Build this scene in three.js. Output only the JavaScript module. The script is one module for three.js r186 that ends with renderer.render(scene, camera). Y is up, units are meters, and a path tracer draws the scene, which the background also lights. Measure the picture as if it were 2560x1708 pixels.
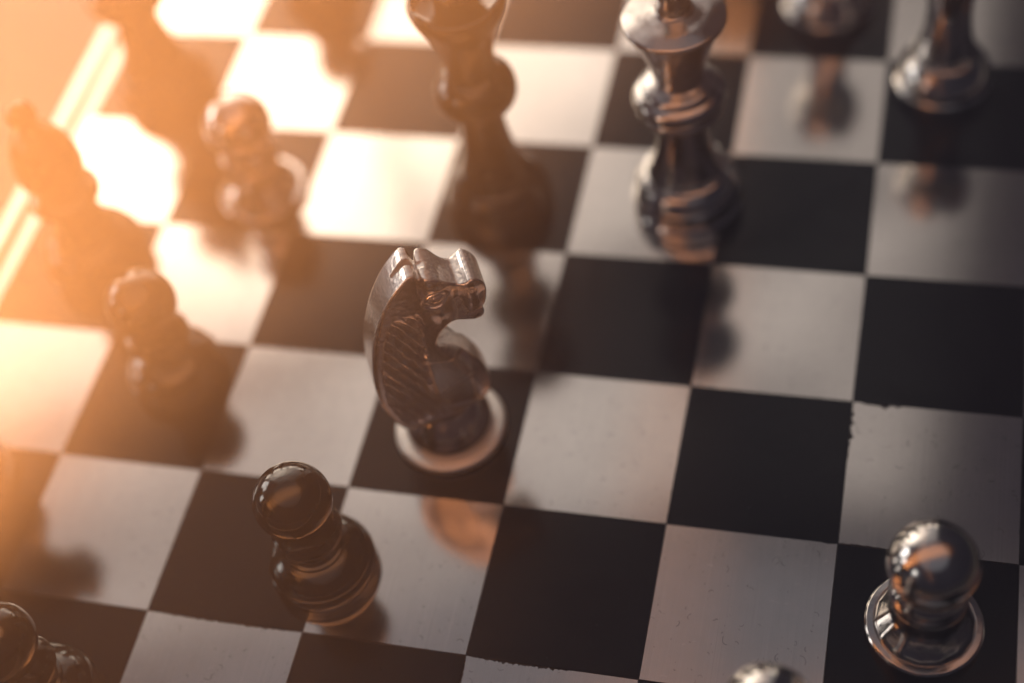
import * as THREE from 'three';
import { mergeGeometries } from 'three/addons/utils/BufferGeometryUtils.js';
import { ImprovedNoise } from 'three/addons/math/ImprovedNoise.js';
import { RectAreaLightUniformsLib } from 'three/addons/lights/RectAreaLightUniformsLib.js';
import { RoundedBoxGeometry } from 'three/addons/geometries/RoundedBoxGeometry.js';

// ------------------------------------------------------------------ camera, light, exposure
const scene = new THREE.Scene();
const camera = new THREE.PerspectiveCamera(25.155, 1024 / 683, 0.02, 12);
camera.position.set(0.08784, 0.31802, 0.21770);
camera.quaternion.setFromRotationMatrix(new THREE.Matrix4().makeBasis(
  new THREE.Vector3(0.9670, -0.1427, -0.2109), new THREE.Vector3(-0.0864, 0.5953, -0.7988), new THREE.Vector3(0.2395, 0.7907, 0.5634)));
camera.focus = 0.343;
camera.userData.fStop = 3.4;
const renderer = new THREE.WebGLRenderer({ antialias: true });
renderer.toneMapping = THREE.LinearToneMapping;
renderer.toneMappingExposure = 1;
renderer.shadowMap.enabled = true;
RectAreaLightUniformsLib.init();
scene.background = new THREE.Color().setRGB(0.004, 0.004, 0.007);      // the dim room behind the camera
const HAZE = 0.2;  // thin haze added so the warm beams show as a glow
scene.fog = new THREE.FogExp2(new THREE.Color().setRGB(0.74, 0.70, 0.95), HAZE);

const V = (x, y, z) => new THREE.Vector3(x, y, z);
const MM = 0.001;
let seed = 7;
const rnd = () => { seed = (seed * 1664525 + 1013904223) >>> 0; return seed / 4294967296; };
const perlin = new ImprovedNoise();
const noise = (x, y, z = 0.37) => perlin.noise(x, y, z);
const fbm = (x, y, z = 0.37, o = 4) => { let s = 0, a = 1; for (let i = 0; i < o; i++) { s += a * noise(x * 2 ** i + i * 17.3, y * 2 ** i - i * 9.1, z); a /= 2; } return s; };

// the windows and the added lamps: [centre, width, height, radiance]
const WINDOW = { at: V(-0.268, 0.65, -0.491), aim: V(-0.018, 0.65, 0.009), w: 0.90, h: 1.16 };
const SIDE_WINDOWS = [
  [V(-1.15, 0.40, -0.30), 0.52, 0.46], [V(-1.28, 0.30, 0.22), 0.18, 0.30], [V(-0.85, 0.50, 0.95), 0.14, 0.22],
];
// two added spotlights, out of view: beams in the haze imitate a warm lens flare
const ADDED_LAMPS = [
  { at: V(0.013, 0.094, -0.360), aim: V(0.015, 0.174, -0.040), power: 22, angle: 0.108, label: 'small black lamp beyond the far edge of the board, unseen, added for its orange glow' },
  { at: V(-0.172, 0.004, 0.154), aim: V(0.024, 0.291, 0.066), power: 44, angle: 0.30, label: 'small black uplight on the table beside the near left corner of the board, unseen, added for its orange glow' },
];

// ------------------------------------------------------------------ naming
const taken = {};
function numbered(name) { const n = taken[name] = (taken[name] ?? -1) + 1; return n ? `${name}_${String(n).padStart(3, '0')}` : name; }
function thing(name, label, category, at = [0, 0, 0], turn = 0, group) {
  const o = new THREE.Group(); o.name = numbered(name); o.position.set(...at); o.rotation.y = turn;
  o.userData = { label, category }; if (group) o.userData.group = group;
  scene.add(o); return o;
}
function part(name, geo, mat, parent) {
  const m = new THREE.Mesh(geo, mat); m.name = name; m.castShadow = m.receiveShadow = true; parent.add(m); return m;
}
function copy(src, name, label, [x, z], turn = 0, group) {
  const o = src.clone(); o.name = numbered(name); o.position.set(x * MM, src.position.y, z * MM); o.rotation.y = turn;
  o.userData = { label, category: src.userData.category }; if (group) o.userData.group = group;
  scene.add(o); return o;
}

// ------------------------------------------------------------------ textures
function dataTex(n, fn, srgb = false, m = n) {
  const d = new Uint8Array(n * m * 4);
  for (let y = 0; y < m; y++) for (let x = 0; x < n; x++) {
    const v = fn(x / n, y / m), i = (y * n + x) * 4;
    for (let c = 0; c < 3; c++) d[i + c] = Math.max(0, Math.min(255, (Array.isArray(v) ? v[c] : v) * 255));
    d[i + 3] = 255;
  }
  const t = new THREE.DataTexture(d, n, m); t.magFilter = THREE.LinearFilter; t.wrapS = t.wrapT = THREE.RepeatWrapping;
  if (srgb) t.colorSpace = THREE.SRGBColorSpace; t.needsUpdate = true; return t;
}
// scratches and dust on the brushed plates: short marks and specks, one sheet for the board
const MARKS = 1400, marks = new Float32Array(MARKS * MARKS);
function stroke(x, y, a, len, w, v) {
  const n = Math.ceil(len * 2);
  for (let i = 0; i <= n; i++) {
    const t = i / n, b = a + 0.9 * (t - 0.5) * (v > 0 ? 0.6 : 1.3), px = x + Math.cos(b) * t * len, py = y + Math.sin(b) * t * len;
    for (let dy = -w; dy <= w; dy++) for (let dx = -w; dx <= w; dx++) {
      const f = 1 - Math.hypot(dx, dy) / (w + 0.5); if (f <= 0) continue;
      const k = ((Math.round(py + dy) + MARKS) % MARKS) * MARKS + (Math.round(px + dx) + MARKS) % MARKS;
      if (Math.abs(marks[k]) < Math.abs(v * f)) marks[k] = v * f;
    }
  }
}
for (let i = 0; i < 420; i++) stroke(rnd() * MARKS, rnd() * MARKS, rnd() * 6.3, 4 + rnd() * rnd() * 26, 1, -0.55 * (0.3 + 0.7 * rnd()));
for (let i = 0; i < 520; i++) stroke(rnd() * MARKS, rnd() * MARKS, rnd() * 6.3, rnd() * 2, 1 + (rnd() < 0.15), -0.5 * (0.3 + 0.7 * rnd()));
for (let i = 0; i < 260; i++) stroke(rnd() * MARKS, rnd() * MARKS, 5.4 + rnd() * 0.9, 4 + rnd() * rnd() * 30, 1, 0.9 * rnd());
const brush = [];
for (let i = 0; i < MARKS; i++) brush.push(rnd() - 0.5);
const plateRough = dataTex(MARKS, (u, v) => {
  const x = Math.floor(u * MARKS), y = Math.floor(v * MARKS), m = marks[y * MARKS + x];
  return 0.43 + 0.1 * brush[x] * (0.6 + 0.8 * noise(u * 60, v * 9)) + 0.025 * fbm(u * 18, v * 18, 2.2, 3) + 0.35 * Math.abs(m);
});
const plateColor = dataTex(MARKS, (u, v) => {
  const x = Math.floor(u * MARKS), y = Math.floor(v * MARKS), m = marks[y * MARKS + x], g = 0.90 + 0.035 * brush[x] * (0.6 + noise(u * 40, v * 6, 3)) + 0.008 * fbm(u * 26, v * 26, 5.1, 3) + (m < 0 ? 0.55 * m : 0.06 * m);
  return [g, g * 0.972, g * 0.945];
}, true);
const plateBump = dataTex(1024, (u, v) => 0.5 + 0.4 * brush[Math.floor(u * 1024)] + 0.2 * noise(u * 300, v * 14));
const fineRough = dataTex(512, (u, v) => 0.5 + 0.28 * fbm(u * 14, v * 14, 1.1, 4) + (noise(u * 90, v * 90, 8) > 0.52 ? 0.3 : 0));
const fineBump = dataTex(512, (u, v) => 0.5 + 0.3 * fbm(u * 9, v * 9, 3.3, 4) + (noise(u * 70, v * 70, 4) > 0.55 ? 0.3 : 0));

// black squares: sparse pale dust on black paint, faint wiped smudges in the gloss
const specks = new Float32Array(700 * 700);
for (let i = 0; i < 90; i++) { const x = Math.floor(rnd() * 696) + 2, y = Math.floor(rnd() * 696) + 2, v = rnd() ** 2; specks[y * 700 + x] = v; if (rnd() < 0.4) specks[y * 700 + x + 1] = v * 0.8; if (rnd() < 0.3) specks[(y + 1) * 700 + x] = v * 0.7; }
for (let i = 0; i < 22; i++) { let x = rnd() * 690, y = rnd() * 690, a = rnd() * 6.3; const v = 0.1 + 0.25 * rnd(); for (let t = 0; t < 6 + rnd() * 22; t++) { x += Math.cos(a); y += Math.sin(a); a += (rnd() - 0.5) * 0.2; const k = Math.floor(y) * 700 + Math.floor(x); if (specks[k] !== undefined) specks[k] = Math.max(specks[k], v); } }
const dust = (() => { const d = new Float32Array(700 * 700 * 4); for (let i = 0; i < 490000; i++) { const s = specks[i]; d[i * 4] = 0.0022 + 0.14 * s; d[i * 4 + 1] = 0.0019 + 0.13 * s; d[i * 4 + 2] = 0.0042 + 0.13 * s; d[i * 4 + 3] = 1; } const t = new THREE.DataTexture(d, 700, 700, THREE.RGBAFormat, THREE.FloatType); t.magFilter = THREE.LinearFilter; t.wrapS = t.wrapT = THREE.RepeatWrapping; t.needsUpdate = true; return t; })();
const smudge = dataTex(512, (u, v) => 0.5 + 0.22 * fbm(u * 5, v * 9, 6.1, 4) + 0.12 * Math.max(0, noise(u * 30 + v * 12, v * 4, 2.2)));
// ------------------------------------------------------------------ materials
const std = (o) => new THREE.MeshPhysicalMaterial(o);
const rgb = (r, g, b) => new THREE.Color().setRGB(r, g, b);
const M = {
  silver: std({ name: 'polished silver metal', color: rgb(0.58, 0.555, 0.545), metalness: 1, roughness: 0.26, roughnessMap: fineRough, bumpMap: fineBump, bumpScale: 0.00002 }),
  knight: std({ name: 'worn polished silver metal', color: rgb(0.74, 0.70, 0.675), metalness: 1, roughness: 0.26 }),
  ring: std({ name: 'rubbed silver rim', color: rgb(0.80, 0.77, 0.74), metalness: 1, roughness: 0.95, roughnessMap: fineRough, bumpMap: fineBump, bumpScale: 0.00002 }),
  dark: std({ name: 'dark bronze lacquer', color: rgb(0.006, 0.0034, 0.0024), metalness: 0, ior: 1.75, roughness: 0.22, roughnessMap: fineRough, bumpMap: fineBump, bumpScale: 0.00003 }),
  plate: std({ name: 'brushed aluminium', color: rgb(1, 1, 1), map: plateColor, metalness: 1, roughness: 0.27, roughnessMap: plateRough, bumpMap: plateBump, bumpScale: 0.0000015 }),
  black: std({ name: 'black square paint', color: rgb(1, 1, 1), metalness: 0, ior: 1.5, specularIntensity: 0.6, roughness: 0.3, roughnessMap: smudge, map: dust }),
  rim: std({ name: 'satin aluminium rim', color: rgb(0.82, 0.79, 0.75), metalness: 1, roughness: 0.38 }),
  body: std({ name: 'black board body', color: rgb(0.010, 0.008, 0.009), roughness: 0.5 }),
  table: std({ name: 'grey table top', color: rgb(0.10, 0.11, 0.125), roughness: 0.5, bumpMap: fineBump, bumpScale: 0.0002 }),
  frame: std({ name: 'painted window frame', color: rgb(0.05, 0.045, 0.04), roughness: 0.6 }),
  lamp: std({ name: 'black lamp metal', color: rgb(0.03, 0.03, 0.03), roughness: 0.4 }),
};

// ------------------------------------------------------------------ lathe profiles (millimetres)
// a profile is a list of runs; a run of two points is straight, a longer one a smooth curve; corners between runs are eased by a small round
function profile(runs, ease = 0.22) {
  const pts = runs.map((r) => r.length === 2 ? r.map((p) => new THREE.Vector2(...p)) : new THREE.SplineCurve(r.map((p) => new THREE.Vector2(...p))).getPoints(r.length * 7));
  const out = [];
  pts.forEach((r, i) => {
    const a = r[0], b = r[r.length - 1];
    r.forEach((p, k) => {
      if (k === 0 && i > 0) {
        const prev = pts[i - 1], q = prev[prev.length - 2], e0 = Math.min(ease, p.distanceTo(q) * 0.45), e1 = Math.min(ease, p.distanceTo(r[1]) * 0.45);
        const c0 = p.clone().lerp(q, e0 / p.distanceTo(q)), c1 = p.clone().lerp(r[1], e1 / p.distanceTo(r[1]));
        for (let t = 0; t <= 1.001; t += 0.25) out.push(c0.clone().multiplyScalar((1 - t) ** 2).addScaledVector(p, 2 * t * (1 - t)).addScaledVector(c1, t * t));
      } else if (k === 0 || k < r.length - 1 || i === pts.length - 1) out.push(p.clone());
    });
  });
  return out.map((p) => new THREE.Vector2(Math.max(p.x, 0) * MM, p.y * MM));
}
function lathe(runs, ease, seg = 112) {
  const g = new THREE.LatheGeometry(profile(runs, ease), seg), uv = g.attributes.uv;
  for (let i = 0; i < uv.count; i++) uv.setXY(i, uv.getX(i) * 3, uv.getY(i) * 1.2);
  return g;
}
const ball = (r, h, a0 = -75, sy = 1) => { const o = []; for (let i = 0; i <= 26; i++) { const a = (a0 + (90 - a0) * i / 26) * Math.PI / 180; o.push([r * Math.cos(a), h + sy * r * Math.sin(a)]); } return o; };
const chain = (...p) => p.slice(1).map((q, i) => [p[i], q]);

// ------------------------------------------------------------------ table, board
const table = part('table', new RoundedBoxGeometry(1.3, 0.03, 1.1, 2, 0.004), M.table, scene);
table.position.set(-0.05, -0.029, -0.02); table.name = 'table';
table.userData = { label: 'grey table top under the chess board, showing past its left rim', category: 'table' };

const S = 0.04, ROW0 = -2, board = thing('chess_board', 'metal chess board with brushed silver and black squares, filling the picture', 'chess board');
const boardZ = (ROW0 + 4 - 3) * S;            // centre of rows -2 .. 5 ; row k spans (k-3)*S .. (k-2)*S
const boardBody = part('board_body', new THREE.BoxGeometry(0.345, 0.0115, 0.345), M.body, board); boardBody.position.set(0, -0.0062, boardZ);
function squareShape(chips, rough) {
  const a = S / 2 - 0.00012, p = [], N = 130, side = [[-1, -1, 1, 0], [1, -1, 0, 1], [1, 1, -1, 0], [-1, 1, 0, -1]];
  side.forEach(([sx, sy, dx, dy], e) => {
    for (let i = 0; i < N; i++) {
      const t = i / N, q = Math.min(1, Math.min(t, 1 - t) * 40);
      let d = 0.00003 * noise(t * 40, e * 7.7 + rough * 3.1, rough) * q;
      if (rough > 0.55 + 0.1 * e) d += 0.00022 * Math.max(0, fbm(t * 30, e * 3.3, rough * 9, 3)) * q * Math.max(0, 0.4 + noise(t * 3, e, rough * 5));
      for (const c of chips) if (c[0] === e && t > c[1] && t < c[2]) d += c[3] * Math.max(0, 0.5 + 0.9 * fbm(t * c[4], 2.1 + e, 0.7, 3)) * Math.sin(Math.PI * (t - c[1]) / (c[2] - c[1])) ** 0.5;
      const nx = dy === 0 ? 0 : -dy * -1, ny = dx === 0 ? 0 : dx;       // inward
      const x = sx * a + dx * 2 * a * t, y = sy * a + dy * 2 * a * t;
      p.push(new THREE.Vector2(x + (dy ? -dy * d : 0), y + (dx ? dx * d : 0)));
    }
  });
  return new THREE.Shape(p);
}
const blackGeos = [0, 1, 2, 3, 4, 5, 6].map((n) => {
  const g = new RoundedBoxGeometry(S - 0.0001, 0.0006, S - 0.0001, 1, 0.00006), p = g.attributes.position, uv = g.attributes.uv, c = n % 4;
  for (let i = 0; i < uv.count; i++) { const a = p.getX(i) / S, b = p.getZ(i) / S, [u, v] = [[a, b], [b, -a], [-a, -b], [-b, a]][c]; uv.setXY(i, u * 0.62 + n * 0.37, v * 0.62 + n * 0.23); }
  return g;
});
for (let i = 0; i < 8; i++) for (let k = ROW0; k < ROW0 + 8; k++) {
  const x = (i - 4 + 0.5) * S, z = (k - 3 + 0.5) * S;
  if ((i + k) % 2 === 0) { const m = part('dark_square', blackGeos[((i * 5 + k * 3) % 7 + 7) % 7], M.black, board); m.position.set(x, -0.00044, z); continue; }
  // side 0 is the far edge, 1 the right, 2 the near, 3 the left one
  const chips = i === 6 && k === 3 ? [[0, 0.05, 0.29, 0.0013, 26], [3, 0.58, 0.99, 0.0008, 30], [2, 0.75, 0.995, 0.0004, 60]] : i === 4 && k === 5 ? [[0, 0.02, 0.62, 0.0008, 90], [3, 0.5, 0.99, 0.0006, 80]] : i === 2 && k === 5 ? [[0, 0.1, 0.95, 0.0006, 60]] : i === 3 && k === 4 ? [[0, 0.05, 0.5, 0.00016, 60]] : i === 5 && k === 4 ? [[1, 0.02, 0.9, 0.00012, 60], [0, 0.9, 0.99, 0.0003, 30]] : [];
  const g = new THREE.ExtrudeGeometry(squareShape(chips, rnd()), { depth: 0.0004, bevelEnabled: false });
  g.rotateX(Math.PI / 2);                                               // shape y -> world z, thickness downwards
  const uv = g.attributes.uv, pos = g.attributes.position, ox = i * 0.31 + k * 0.17, oz = k * 0.23 + i * 0.41;
  for (let n = 0; n < uv.count; n++) uv.setXY(n, pos.getX(n) / 0.11 + ox, pos.getZ(n) / 0.11 + oz);
  const m = part('light_square', g, M.plate, board); m.position.set(x, 0, z);
}
// light border strip, groove and bevelled outer rim on the four sides
for (let s = 0; s < 4; s++) {
  const g0 = new THREE.BoxGeometry(0.0038, 0.0007, 0.3280); g0.translate(-0.16 - 0.0021, -0.00042, 0);
  const sec = new THREE.Shape([[0, -0.010], [0, 0.0010], [0.0012, 0.0018], [0.0046, 0.0018], [0.0058, 0.0002], [0.0062, -0.010]].map((q) => new THREE.Vector2(...q)));
  const L = 0.334 + 0.0124, g1 = new THREE.ExtrudeGeometry(sec, { depth: L, bevelEnabled: true, bevelSize: 0.0003, bevelThickness: 0.0003, bevelSegments: 2 });
  g1.translate(0, 0, -L / 2); g1.scale(-1, 1, 1);
  for (let n = 0, ix = g1.attributes.position; n < ix.count; n += 3) { for (const a of [g1.attributes.position, g1.attributes.normal, g1.attributes.uv]) { const w = a.itemSize, arr = a.array; for (let c = 0; c < w; c++) { const t = arr[(n + 1) * w + c]; arr[(n + 1) * w + c] = arr[(n + 2) * w + c]; arr[(n + 2) * w + c] = t; } } }
  g1.computeVertexNormals();
  g1.translate(-0.16 - 0.0054, 0, 0);
  const a = part('border_strip', g0, M.rim, board), b = part('rim', g1, M.rim, board);
  for (const o of [a, b]) { o.rotation.y = s * Math.PI / 2; o.position.z = boardZ; if (s % 2) o.scale.z = o === b ? 0.965 : 0.97; }
}

// ------------------------------------------------------------------ chess pieces (millimetres)
const DARK = 'dark bronze pawns', SILVER = 'silver pawns', ROOKS = 'silver rooks';
const at = (x, z) => [x * MM, 0.00004, z * MM];
// dark pawn
const darkPawn = thing('dark_pawn', 'dark glossy pawn in sharp focus at the front, left of the middle', 'chess pawn', at(-39.3, 62.8), 0.4, DARK);
part('base', lathe([...chain([0.01, 0], [12.5, 0], [12.9, 0.4], [12.9, 1.7], [12.3, 2.1]), [[12.3, 2.1], [12.75, 2.5], [12.95, 3.5], [12.75, 4.6], [12.2, 5.2]], ...chain([12.2, 5.2], [11.9, 5.3])], 0.18), M.dark, darkPawn);
part('body', lathe([[[11.9, 5.2], [12.1, 5.9], [11.7, 7.3], [10.5, 9.0], [8.7, 10.4], [7.3, 11.1]], ...chain([7.3, 11.1], [7.35, 11.7], [6.5, 12.1]), [[6.5, 12.1], [5.8, 13.4], [5.8, 15.2], [6.5, 16.6]]], 0.2), M.dark, darkPawn);
part('collar', lathe([...chain([5.8, 16.4], [7.8, 16.8], [8.35, 17.4], [8.35, 18.5], [7.9, 19.2]), [[7.9, 19.2], [7.2, 20.3], [6.6, 21.8], [6.2, 23.5]]], 0.25), M.dark, darkPawn);
part('head', lathe([ball(9.05, 31.4, -56, 0.99)]), M.dark, darkPawn);
copy(darkPawn, 'dark_pawn', 'dark pawn in orange haze, on the dark square left of the silver knight', [-96.3, 11.9], 1.3, DARK);
copy(darkPawn, 'dark_pawn', 'dark pawn cut off by the bottom left corner of the picture', [-95.2, 106.0], 2.2, DARK);
copy(darkPawn, 'dark_pawn', 'dark pawn at the top edge, only its foot and its mirror image showing', [-102.5, -143.5], 3, DARK);
// silver pawn
const silverPawn = thing('silver_pawn', 'shiny silver pawn alone on a black square at the bottom right', 'chess pawn', at(100.2, 58.3), 0.6, SILVER);
part('base', lathe(chain([0.01, 0], [12.5, 0], [12.9, 0.4], [12.9, 2.1], [12.4, 2.6], [11.0, 2.7], [10.8, 2.5], [6, 2.4]), 0.16), M.silver, silverPawn);
{
  // concave skirt of shallow flutes
  const g = lathe([[[10.9, 2.5], [10.3, 3.8], [8.9, 5.9], [7.6, 8.2], [6.9, 11.0], [6.7, 12.8]]], 0.2, 144), p = g.attributes.position;
  for (let i = 0; i < p.count; i++) { const x = p.getX(i), z = p.getZ(i), r = Math.hypot(x, z), a = Math.atan2(z, x), k = 1 - 0.010 * (0.5 - 0.5 * Math.cos(a * 14)) * Math.min(1, (r / MM - 6.6) / 2); p.setXYZ(i, x * k, p.getY(i), z * k); }
  g.computeVertexNormals();
  part('skirt', g, M.silver, silverPawn);
}
part('collar', lathe([[[6.4, 12.6], [7.6, 13.2], [8.3, 15.0], [8.4, 17.2], [7.9, 19.2], [7.2, 20.4], [6.6, 21.6]]], 0.2), M.silver, silverPawn);
part('head', lathe([ball(9.5, 28.6, -50)]), M.silver, silverPawn);
copy(silverPawn, 'silver_pawn', 'blurred silver pawn in orange glow, left of the tall dark queen', [-93.0, -54.0], 1.9, SILVER);
copy(silverPawn, 'silver_pawn', 'silver pawn at the bottom edge, only the top of its head showing', [70.6, 95.2], 2.7, SILVER);

// king, in either colour
function king(name, label, mat, x, z, turn, category = 'chess king') {
  const k = thing(name, label, category, at(x, z), turn);
  part('base', lathe([...chain([0.01, 0], [14.6, 0], [15.0, 0.5], [15.0, 2.2], [14.4, 2.9], [14.1, 3.3]), [[14.1, 3.3], [14.7, 4.6], [14.6, 6.6], [14.2, 8.2]], ...chain([14.2, 8.2], [13.7, 8.6]), [[13.7, 8.6], [13.2, 10.0], [12.2, 11.5], [11.2, 12.4]], ...chain([11.2, 12.4], [11.4, 12.8], [11.3, 13.5], [10.4, 13.9])], 0.25), mat, k);
  part('stem', lathe([[[10.4, 13.9], [9.3, 16.5], [7.9, 21], [6.9, 26], [6.3, 31], [6.1, 35]]], 0.2), mat, k);
  part('collar', lathe([...chain([6, 34.6], [8.6, 35.0]), [[8.6, 35.0], [10.4, 35.8], [11.2, 37.0], [10.9, 38.1], [10.3, 38.6]], [[10.3, 38.6], [11.6, 39.4], [12.0, 41.0], [11.2, 42.7], [9.6, 43.7]], [[9.6, 43.7], [9.6, 44.6], [8.7, 45.5], [7.0, 46.2]], ...chain([7.0, 46.2], [6.3, 46.6])], 0.2), mat, k);
  part('crown', lathe([[[6.3, 46.4], [6.6, 49], [7.8, 54], [9.8, 59.5], [12.2, 65.2]], ...chain([12.2, 65.2], [12.9, 65.9], [12.9, 66.7], [12.4, 67.1]), [[12.4, 67.1], [9.5, 67.9], [7.0, 68.4], [5.2, 68.8]], ...chain([5.2, 68.8], [4.7, 69.0])], 0.25), mat, k);
  const f = part('finial', lathe([...chain([5.0, 68.6], [5.0, 69.3], [4.5, 69.7]), [[4.5, 69.7], [4.1, 72.0], [4.0, 75.0], [3.4, 77.2], [2.2, 78.2]], ...chain([2.2, 78.2], [0.01, 78.3])], 0.2), mat, k);
  const c = new THREE.Shape([[-1, 0], [-1.5, 4.2], [-4.6, 3.4], [-4.6, 7.4], [-1.4, 6.6], [-1.9, 10.6], [1.9, 10.6], [1.4, 6.6], [4.6, 7.4], [4.6, 3.4], [1.5, 4.2], [1, 0]].map((q) => new THREE.Vector2(q[0] * MM, q[1] * MM)));
  const g = new THREE.ExtrudeGeometry(c, { depth: 0.0018, bevelEnabled: true, bevelSize: 0.0004, bevelThickness: 0.0004, bevelSegments: 3 }); g.translate(0, 0.0778, -0.0009);
  part('cross', g, mat, f);
  return k;
}
king('silver_king', 'tall shiny silver king with a wide cone crown, right of the dark queen', M.silver, 30.2, -61.9, 0.5);
king('dark_king', 'tall dark piece fading into the orange glow at the top left', M.dark, -138.5, -93.5, 0.2);
// dark queen: open coronet with a ball inside
{
  const q = thing('dark_queen', 'tall dark queen with an open cup crown, left of the silver king', 'chess queen', at(-21.9, -55.8));
  part('base', lathe([...chain([0.01, 0], [14.2, 0], [14.7, 0.5], [14.7, 3.0], [14.1, 3.6]), [[14.1, 3.6], [14.5, 5], [14.0, 7.4], [12.8, 10.4], [11.4, 12.4]], ...chain([11.4, 12.4], [11.4, 13.3], [10.3, 13.9])], 0.25), M.dark, q);
  part('stem', lathe([[[10.4, 13.7], [8.8, 17], [7.4, 22], [6.3, 29], [5.8, 35], [5.9, 39.5]]], 0.2), M.dark, q);
  part('collar', lathe([[[5.7, 39.2], [8.2, 40.0], [10.3, 42.2], [10.9, 45.2], [10.2, 48.4], [8.2, 50.8], [6.4, 52]]], 0.2), M.dark, q);
  part('crown', lathe([[[6.3, 51.6], [6.4, 55], [7.2, 60], [9.0, 66], [11.4, 71.4], [12.3, 74.4]], [[12.3, 74.4], [12.2, 75.6], [11.2, 76.2]], [[11.2, 76.2], [9.6, 75.2], [7.2, 74.4], [5.0, 74.2]]], 0.25), M.dark, q);
  part('ball', lathe([ball(5.6, 75.6, -30)]), M.dark, q);
}
// dark bishop
{
  const b = thing('dark_bishop', 'dark bishop with a ball on top, blurred in the orange glow at the left edge', 'chess bishop', at(-133.7, -24.0), 0.9);
  part('base', lathe([...chain([0.01, 0], [14.4, 0], [14.9, 0.5], [14.9, 2.6], [14.2, 3.2]), [[14.2, 3.2], [14.8, 5], [14.4, 7.6], [12.6, 11], [10.6, 13]], ...chain([10.6, 13], [10.4, 13.8], [9.4, 14.4])], 0.25), M.dark, b);
  part('stem', lathe([[[9.5, 14.2], [8.4, 17], [7.2, 21], [6.6, 25], [6.4, 27.5]]], 0.2), M.dark, b);
  part('collar', lathe([...chain([6.2, 27], [9.0, 27.6]), [[9.0, 27.6], [10.0, 28.8], [9.9, 30.2], [8.6, 31.4], [6.6, 32.4]]], 0.2), M.dark, b);
  part('mitre', lathe([[[6.5, 32.2], [7.6, 34], [8.9, 38], [9.1, 42], [8.2, 47], [6.1, 51.6], [3.6, 54.8], [2.2, 56.2]]], 0.2), M.dark, b);
  part('finial', lathe([ball(4.0, 59.3, -60)]), M.dark, b);
}
// silver rook
const rook = thing('silver_rook', 'silver rook at the top right, cut off by the top edge of the picture', 'chess rook', at(95.4, -112.6), 0.3, ROOKS);
part('base', lathe([...chain([0.01, 0], [13.0, 0], [13.4, 0.5], [13.4, 2.4], [12.7, 3.0]), [[12.7, 3.0], [13.0, 4.4], [12.4, 6.4], [11.0, 8.8], [9.6, 10.6]], ...chain([9.6, 10.6], [9.4, 11.6], [8.6, 12.0])], 0.25), M.silver, rook);
part('stem', lathe([[[8.7, 11.9], [7.6, 15], [6.5, 20], [6.0, 26], [6.2, 31], [6.9, 34.6]]], 0.2), M.silver, rook);
part('crown', lathe([[[6.7, 34.2], [8.2, 36.6], [9.8, 38.4], [10.4, 40.2]], ...chain([10.4, 40.2], [10.6, 44.4], [7.6, 44.4], [7.5, 42.2], [0.01, 42.2])], 0.25), M.silver, rook);
for (let i = 0; i < 6; i++) {
  const s = new THREE.Shape(), a = 0.36; s.absarc(0, 0, 10.5 * MM, -a, a, false); s.absarc(0, 0, 7.7 * MM, a, -a, true);
  const g = new THREE.ExtrudeGeometry(s, { depth: 2.6 * MM, bevelEnabled: true, bevelSize: 0.15 * MM, bevelThickness: 0.15 * MM, bevelSegments: 2, curveSegments: 10 }); g.rotateX(-Math.PI / 2); g.translate(0, 44.3 * MM, 0);
  const m = part('merlon', g, M.silver, rook); m.rotation.y = i * Math.PI / 3;
}
copy(rook, 'silver_rook', 'silver piece at the top edge right of the silver king, only its round foot showing', [60.7, -142.7], 1.2, ROOKS);

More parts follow.
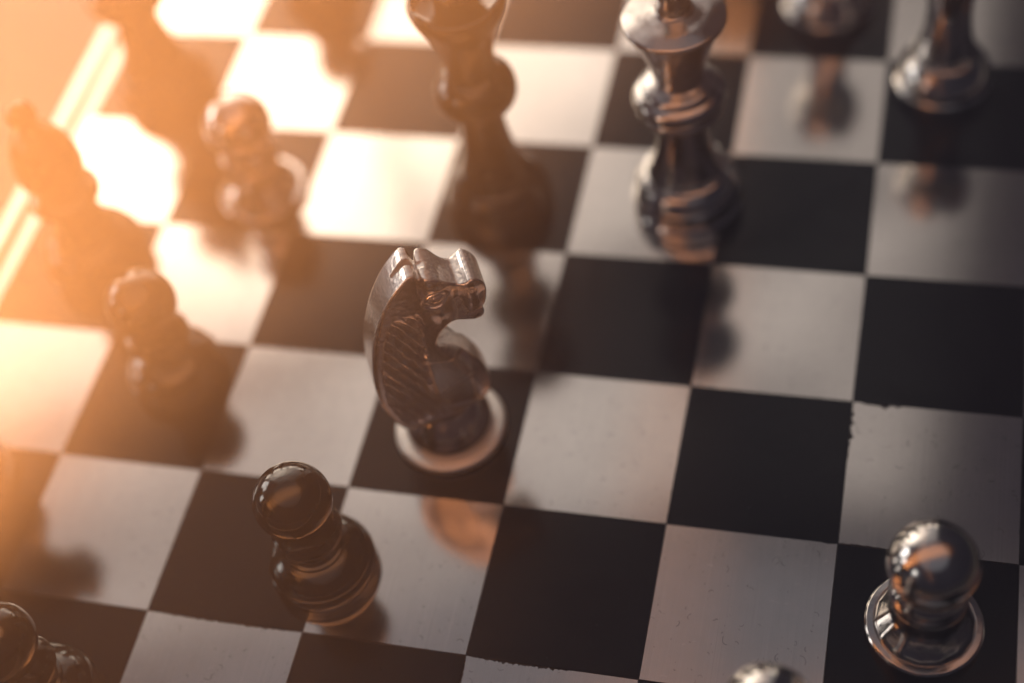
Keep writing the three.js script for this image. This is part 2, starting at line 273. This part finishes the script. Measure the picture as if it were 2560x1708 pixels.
// ------------------------------------------------------------------ the knight: a horse head carved out of a field
function surfaceNet(f, lo, hi, step) {
  const n = [0, 1, 2].map((a) => Math.ceil((hi[a] - lo[a]) / step) + 1), [X, Y, Z] = n, F = new Float32Array(X * Y * Z), id = new Int32Array(X * Y * Z).fill(-1);
  const I = (x, y, z) => (z * Y + y) * X + x;
  for (let y = 0; y < Y; y++) for (let x = 0; x < X; x++) for (let z = 0; z < Z; z++) F[I(x, y, z)] = f(lo[0] + x * step, lo[1] + y * step, lo[2] + z * step);
  const P = [], idx = [];
  for (let z = 0; z < Z - 1; z++) for (let y = 0; y < Y - 1; y++) for (let x = 0; x < X - 1; x++) {
    let c = 0, sx = 0, sy = 0, sz = 0, neg = 0;
    for (let k = 0; k < 8; k++) if (F[I(x + (k & 1), y + (k >> 1 & 1), z + (k >> 2))] < 0) neg++;
    if (neg === 0 || neg === 8) continue;
    for (let a = 0; a < 8; a++) for (let d = 1; d < 8; d <<= 1) {
      if (a & d) continue;
      const b = a | d, u = F[I(x + (a & 1), y + (a >> 1 & 1), z + (a >> 2))], v = F[I(x + (b & 1), y + (b >> 1 & 1), z + (b >> 2))];
      if ((u < 0) === (v < 0)) continue;
      const t = u / (u - v); c++;
      sx += (a & 1) + (d === 1 ? t : 0); sy += (a >> 1 & 1) + (d === 2 ? t : 0); sz += (a >> 2) + (d === 4 ? t : 0);
    }
    id[I(x, y, z)] = P.length / 3; P.push(lo[0] + (x + sx / c) * step, lo[1] + (y + sy / c) * step, lo[2] + (z + sz / c) * step);
  }
  const quad = (a, b, c, d, flip) => flip ? idx.push(a, c, b, a, d, c) : idx.push(a, b, c, a, c, d);
  for (let z = 1; z < Z - 1; z++) for (let y = 1; y < Y - 1; y++) for (let x = 1; x < X - 1; x++) {
    const s = F[I(x, y, z)] < 0;
    if (s !== F[I(x + 1, y, z)] < 0) quad(id[I(x, y - 1, z - 1)], id[I(x, y, z - 1)], id[I(x, y, z)], id[I(x, y - 1, z)], !s);
    if (s !== F[I(x, y + 1, z)] < 0) quad(id[I(x - 1, y, z - 1)], id[I(x - 1, y, z)], id[I(x, y, z)], id[I(x, y, z - 1)], !s);
    if (s !== F[I(x, y, z + 1)] < 0) quad(id[I(x - 1, y - 1, z)], id[I(x, y - 1, z)], id[I(x, y, z)], id[I(x - 1, y, z)], !s);
  }
  const g = new THREE.BufferGeometry(); g.setAttribute('position', new THREE.Float32BufferAttribute(P, 3)); g.setIndex(idx); g.computeVertexNormals(); g.scale(MM, MM, MM);
  return g;
}
const smooth = (a, b, x) => { const t = Math.min(1, Math.max(0, (x - a) / (b - a))); return t * t * (3 - 2 * t); };
function horseHead() {
  const outline = [
    [[-10.4, 14.0], [-12.6, 18], [-14.2, 25], [-14.3, 32], [-13.2, 40], [-11.0, 48], [-8.0, 55], [-4.2, 61], [-0.6, 64.9]],
    [[-0.6, 64.9], [0.7, 65.8], [2.0, 65.4]], [[2.0, 65.4], [2.9, 61.9]], [[2.9, 61.9], [3.7, 63.7], [6.4, 62.5], [8.8, 59.7], [10.8, 58.2], [12.4, 58.4], [13.9, 59.2], [15.6, 58.0], [16.7, 55.8], [16.9, 53.4]],
    [[16.9, 53.4], [16.6, 51.0], [15.7, 49.0]], [[15.7, 49.0], [15.0, 48.5]], [[15.0, 48.5], [15.1, 47.3], [14.4, 46.3], [12.6, 46.0]], [[12.6, 46.0], [10.2, 46.6], [7.6, 47.2], [5.4, 46.2], [3.6, 44.2], [2.6, 42.0], [2.8, 40.2]],
    [[2.8, 40.2], [6.0, 36.0], [9.4, 31.0], [11.8, 25.8], [12.7, 20.6], [12.2, 17.0], [10.4, 14.6]], [[10.4, 14.6], [6, 13.6], [0, 13.2], [-6, 13.3], [-10.4, 14.0]],
  ];
  const poly = []; for (const r of outline) { const c = r.length === 2 ? r.map((p) => new THREE.Vector2(...p)) : new THREE.SplineCurve(r.map((p) => new THREE.Vector2(...p))).getPoints(r.length * 5); c.pop(); poly.push(...c); }
  const sd = (x, y) => {
    let d = 1e9, s = 1;
    for (let i = 0, j = poly.length - 1; i < poly.length; j = i++) {
      const a = poly[i], b = poly[j], ex = b.x - a.x, ey = b.y - a.y, wx = x - a.x, wy = y - a.y, t = Math.min(1, Math.max(0, (wx * ex + wy * ey) / (ex * ex + ey * ey)));
      d = Math.min(d, (wx - ex * t) ** 2 + (wy - ey * t) ** 2);
      const c1 = y >= a.y, c2 = y < b.y, c3 = ex * wy > ey * wx; if ((c1 && c2 && c3) || (!c1 && !c2 && !c3)) s = -s;
    }
    return s * Math.sqrt(d);
  };
  const cache = new Map();
  const plane = (x, y) => {                      // everything that depends on the side view only
    const key = Math.round(x * 64) * 100003 + Math.round(y * 64); let c = cache.get(key); if (c) return c;
    const d = sd(x, y);
    const chest = smooth(1, 7, x) * smooth(43, 38, y), back = smooth(-1.5, -6, x) * smooth(14, 20, y), head = smooth(45, 52, y) * smooth(-2, 4, x);
    let t = 6.5 - 1.6 * smooth(30, 58, y) + head * (0.5 * smooth(3, 5.5, x) - 1.3 * smooth(6, 9.6, x) + 1.15 * smooth(10.4, 13.2, x) - 0.7 * smooth(14.2, 16.6, x));
    t += 0.55 * Math.exp(-(((x - 4.6) / 2.6) ** 2) - (((y - 51.4) / 2.8) ** 2)) - 0.5 * Math.exp(-(((x - 9.6) / 2.2) ** 2) - (((y - 54.2) / 2.2) ** 2));     // cheek and the hollow before it
    t -= 0.7 * smooth(0.5, 4, x) * smooth(46, 50, y) * smooth(57, 53, y) * 0.6;
    const r = 0.55 + 3.9 * chest + 0.7 * back * smooth(62, 48, y) + 0.8 * smooth(56, 50, y) * head;
    // side of the neck: flat recess between mane and chest, with one facet ridge
    let rec = 0; { const e = Math.min((x + 1.6), (9.2 - x) * 0.8, (y - 16.8), (36.5 - y - 0.3 * x)); rec = 0.95 * smooth(0.0, 1.4, e) * (0.62 + 0.38 * smooth(-0.5, 0.6, (y - 24) - 0.55 * (x - 3))); }
    // mane: slanting cuts between the crest edge and the middle of the neck
    const s = (x * 0.90 + y * 0.43), along = (y * 0.9 - x * 0.43);
    const edge = -d - 1.9 - 0.6 * smooth(36, 56, y) - 0.5 * noise(along * 0.5, 3.3), stop = (0.3 + 1.3 * noise(Math.floor((x * 0.90 + y * 0.43) / 2.2) * 2.9, 0.4, 5) - 2.2 * smooth(40, 31, y) + 4.2 * smooth(28, 16, y)) - x + 0.9 * noise(s * 0.9, 1.7) , band = smooth(0.1, 0.9, edge) * smooth(0.1, 0.9, stop) * smooth(54, 49, y) * smooth(15.0, 17.5, y);
    const ph = (s + 0.42 * noise(along * 0.4, s * 0.3, 2)) / 2.2, saw = ph - Math.floor(ph), cut = saw < 0.3 ? saw / 0.3 : (1 - saw) / 0.7;
    const mane = band * ((0.95 + 0.5 * noise(Math.floor(ph) * 3.7, along * 0.12, 9)) * 1.4 * Math.pow(cut, 1.1) + 0.1 * noise(x * 2.2, y * 1.3, 4));
    // a step where the mane meets the crest
    const step = 0.35 * smooth(0.0, 0.4, edge) * smooth(0.2, 0.8, stop) * smooth(54, 49, y);
    // eye: two engraved almond rings
    const ex = (x - 5.4) * 0.93 + (y - 56.3) * 0.36, ey = -(x - 5.4) * 0.36 + (y - 56.3) * 0.93, q = Math.hypot(ex / 3.1, ey / 2.1), q2 = Math.hypot((ex - 0.2) / 1.75, (ey - 0.05) / 1.2);
    const eye = 0.55 * Math.exp(-(((q - 1) / 0.15) ** 2)) + 0.3 * Math.exp(-(((q2 - 1) / 0.2) ** 2)) - 0.3 * smooth(1.0, 0.2, q2)
      - 0.22 * Math.exp(-(((y - 59.6 + 0.33 * (x - 6.4)) / 0.8) ** 2)) * smooth(3.4, 4.6, x) * smooth(13.2, 11, x);      // brow and nose ridge
    const nq = Math.hypot((x - 13.3) / 2.1, (y - 55.6) / 1.5), nostril = smooth(1.1, 0.5, nq) * (0.10 + 0.22 * noise(x * 3.1, y * 3.1, 7));
    const lips = 0.3 * Math.exp(-(((y - 49.0 + 0.22 * (15.5 - x)) / 0.3) ** 2)) * smooth(10.5, 12.5, x);
    const earcut = 1.5 * Math.exp(-(((x - 2.9 - 0.10 * (y - 61)) / 0.6) ** 2)) * smooth(57.2, 60.0, y);
    c = { d, t: t - rec - mane - step - eye - nostril - lips - earcut, r, head }; cache.set(key, c); return c;
  };
  const f = (x, y, w) => {
    const c = plane(x, y), aw = Math.abs(w);
    // cheek bones: the top of the nose is a flat plank, the sides fall in a little below it
    const q = aw - c.t, a = Math.max(c.d + c.r, 0), b = Math.max(q + c.r, 0);
    let v = Math.hypot(a, b) - c.r + Math.min(Math.max(c.d + c.r, q + c.r), 0);
    // slot between the ears, following their slope
    const sx = (x + 0.2) * 0.85 + (y - 64.4) * 0.53, sy = -(x + 0.2) * 0.53 + (y - 64.4) * 0.85, slot = Math.max(aw - 0.85 + 0.12 * Math.max(0, -sx), -sx - 3.4, -(sy + 2.2 + 0.35 * sx));
    v = Math.max(v, -slot);
    return v + 0.04 * noise(x * 1.1, y * 1.1, w * 1.1) + 0.004 * noise(x * 4.3, y * 4.3, w * 4.3);
  };
  return surfaceNet(f, [-15.6, 12.2, -7.2], [17.8, 66.8, 7.2], 0.2);
}
const horse = horseHead();
function knight(name, label, mat, foot, x, z, turn) {
  const k = thing(name, label, 'chess knight', at(x, z), turn);
  part('base', lathe(chain([0.01, 0], [13.6, 0], [14.1, 0.5], [14.3, 1.4], [14.0, 2.1], [13.4, 2.5], [11.2, 2.7], [10.8, 2.6]), 0.3), foot === M.silver ? M.ring : foot, k);
  part('pedestal', lathe([[[10.9, 2.5], [11.1, 4.2], [10.7, 6.6], [9.7, 9.2], [8.2, 11.4], [6.9, 12.8], [6.4, 14.4]]], 0.2), foot, k);
  part('horse_head', horse, mat, k);
  return k;
}
const YAW = 28 * Math.PI / 180;
knight('silver_knight', 'silver knight with a carved horse head in sharp focus, in the middle of the board', M.knight, M.silver, -18.0, 19.8, YAW);
knight('dark_knight', 'dark piece at the left edge, mostly showing as a two lobed mirror image', M.dark, M.dark, -142.6, 52.2, 0.25);

// ------------------------------------------------------------------ the lights: a large window, three small ones, an added overhead disc, two added spotlights
function glow(w, h, at, aim, color, L) {
  const l = new THREE.RectAreaLight(color, L, w, h); l.position.copy(at); l.lookAt(aim); scene.add(l); return l;
}
const viewTex = (() => {                         // the blurred view through the large window: bright low sky, tree tops, cloud
  const n = 256, d = new Float32Array(n * n * 4);
  for (let y = 0; y < n; y++) for (let x = 0; x < n; x++) {
    const u = x / n, v = y / n, c = fbm(u * 5.5, v * 6.5, 1.9, 4), b = fbm(u * 11, v * 13, 5.5, 3);
    const sun = 3.7 * Math.exp(-(((u - 0.33) / 0.27) ** 2) - (((v - 0.22) / 0.16) ** 2)) * (0.85 + 0.4 * b)      // the sky round the low sun
      + 0.46 * Math.exp(-(((u - 0.42) / 0.36) ** 2) - (((v - 0.38) / 0.25) ** 2)) + 3.6 * smooth(0.13, 0.05, v) * smooth(-0.5, 0.3, b);   // and the bright horizon
    const g = (0.17 + 0.20 * smooth(-0.4, 0.4, c)) * (0.72 + 0.5 * smooth(-0.3, 0.3, b)) + sun, low = Math.min(1, sun / 1.5);
    const i = (y * n + x) * 4; d[i] = g; d[i + 1] = g * (0.94 - 0.05 * low); d[i + 2] = g * (0.93 - 0.16 * low); d[i + 3] = 1;
  }
  const t = new THREE.DataTexture(d, n, n, THREE.RGBAFormat, THREE.FloatType); t.magFilter = THREE.LinearFilter; t.needsUpdate = true; return t;
})();
function windowThing(label, at, aim, w, h, cols, rows, L, lit, map) {
  const o = thing('window', label, 'window', at.toArray()); o.lookAt(V(aim.x, at.y, aim.z));
  const bar = 0.012, B = (bw, bh, x, y) => { const g = new THREE.BoxGeometry(bw, bh, 0.04); g.translate(x, y, 0); return g; };
  part('frame', mergeGeometries([B(0.06, h + 0.12, -w / 2 - 0.03, 0), B(0.06, h + 0.12, w / 2 + 0.03, 0), B(w, 0.06, 0, h / 2 + 0.03), B(w, 0.06, 0, -h / 2 - 0.03)]), M.frame, o);
  for (let i = 1; i < cols; i++) part('glazing_bar', B(bar, h, -w / 2 + w * i / cols, 0), M.frame, o);
  for (let i = 1; i < rows; i++) part('transom', B(w, bar * 0.8, 0, -h / 2 + h * i / rows), M.frame, o);
  const mat = new THREE.MeshStandardMaterial({ name: 'window pane with daylight', color: 0x000000, emissive: rgb(1.0, 0.95, 0.88), emissiveIntensity: L, roughness: 0.4 });
  if (map) mat.emissiveMap = map;
  for (let i = 0; i < cols; i++) for (let j = 0; j < rows; j++) {
    const g = new THREE.PlaneGeometry(w / cols, h / rows), uv = g.attributes.uv; for (let n = 0; n < 4; n++) uv.setXY(n, (i + uv.getX(n)) / cols, (j + uv.getY(n)) / rows);
    g.translate(-w / 2 + w * (i + 0.5) / cols, -h / 2 + h * (j + 0.5) / rows, -0.012);
    part('pane', g, mat, o);
  }
  const fwd = V(aim.x - at.x, 0, aim.z - at.z).normalize();
  glow(w, h, at.clone().addScaledVector(fwd, 0.03), V(aim.x, at.y, aim.z).addScaledVector(fwd, 0.03), rgb(1.0, 0.95, 0.88), lit);
  return o;
}
windowThing('large window beyond the far left corner of the board', WINDOW.at, WINDOW.aim, WINDOW.w, WINDOW.h, 2, 2, 1.24, 0.06, viewTex);
{
  const o = thing('added_skylight', 'added pale glowing disc overhead, unseen, mirrored in the tops of the silver pieces', 'added_skylight', [0.0, 1.08, 0.30]);  // glowing disc added overhead to lighten the tops of shiny pieces
  const ring = new THREE.TorusGeometry(0.88, 0.03, 12, 72); ring.rotateX(Math.PI / 2);
  part('frame', ring, M.frame, o);
  const g = new THREE.CircleGeometry(0.86, 72); g.rotateX(Math.PI / 2); g.translate(0, 0.012, 0);
  part('pane', g, new THREE.MeshStandardMaterial({ name: 'skylight pane', color: 0x000000, emissive: rgb(0.93, 0.93, 1.0), emissiveIntensity: 0.15 }), o);
  glow(1.2, 1.2, V(0.0, 1.07, 0.30), V(0.0, 0, 0.30), rgb(0.93, 0.93, 1.0), 0.03);
}
SIDE_WINDOWS.forEach(([p, w, h], i) => windowThing(['small bright window to the left, nearest the large window', 'small bright window to the left, the middle one', 'small bright window to the left, nearest the camera'][i], p, V(0, 0, 0), w, h, 1, 2, 3.6, 2.0));
for (const L of ADDED_LAMPS) {
  const o = thing('spotlight', L.label, 'lamp', [L.at.x, -0.014, L.at.z]), dir = L.aim.clone().sub(L.at).normalize(), top = V(0, L.at.y + 0.014, 0);
  part('foot', lathe([...chain([0.01, 0], [20, 0], [20.5, 0.6], [20.5, 3], [18, 5]), [[18, 5], [8, 6.5], [2.5, 8]], ...chain([2.5, 8], [0.01, 8])], 0.5, 48), M.lamp, o);
  part('stem', new THREE.TubeGeometry(new THREE.CatmullRomCurve3([V(0, 0.006, 0), top.clone().addScaledVector(dir, -0.03).lerp(V(0, 0, 0), 0.4), top.clone().addScaledVector(dir, -0.024)]), 12, 0.0025, 10), M.lamp, o);
  const h = part('housing', new THREE.LatheGeometry([[0.01, -32], [6, -31], [9, -28], [9.6, -6], [11, 0], [11 + 100 * Math.tan(L.angle), 100], [10.3 + 100 * Math.tan(L.angle), 100], [10.3, 0], [8.8, -6]].map((q) => new THREE.Vector2(q[0] * MM, q[1] * MM)), 48), M.lamp, o);  // long snoot added to hide the beam root from the metal pieces
  h.position.copy(top); h.quaternion.setFromUnitVectors(V(0, 1, 0), dir);
  const bulb = part('lamp_lens', new THREE.CylinderGeometry(0.0085, 0.0085, 0.002, 40), new THREE.MeshStandardMaterial({ name: 'glowing lens', color: 0x000000, emissive: rgb(1, 0.5, 0.2), emissiveIntensity: 4 }), h); bulb.position.y = -0.004;
  const s = new THREE.SpotLight(rgb(1, 0.375, 0.075), L.power, 0, L.angle, 1, 2); s.position.copy(L.at).addScaledVector(dir, 0.003); s.target.position.copy(L.aim); s.castShadow = true; s.shadow.radius = 0.4;
  scene.add(s, s.target);
}
scene.traverse((o) => { if (o.isGroup || o.isMesh) o.updateMatrixWorld(); });
renderer.render(scene, camera);
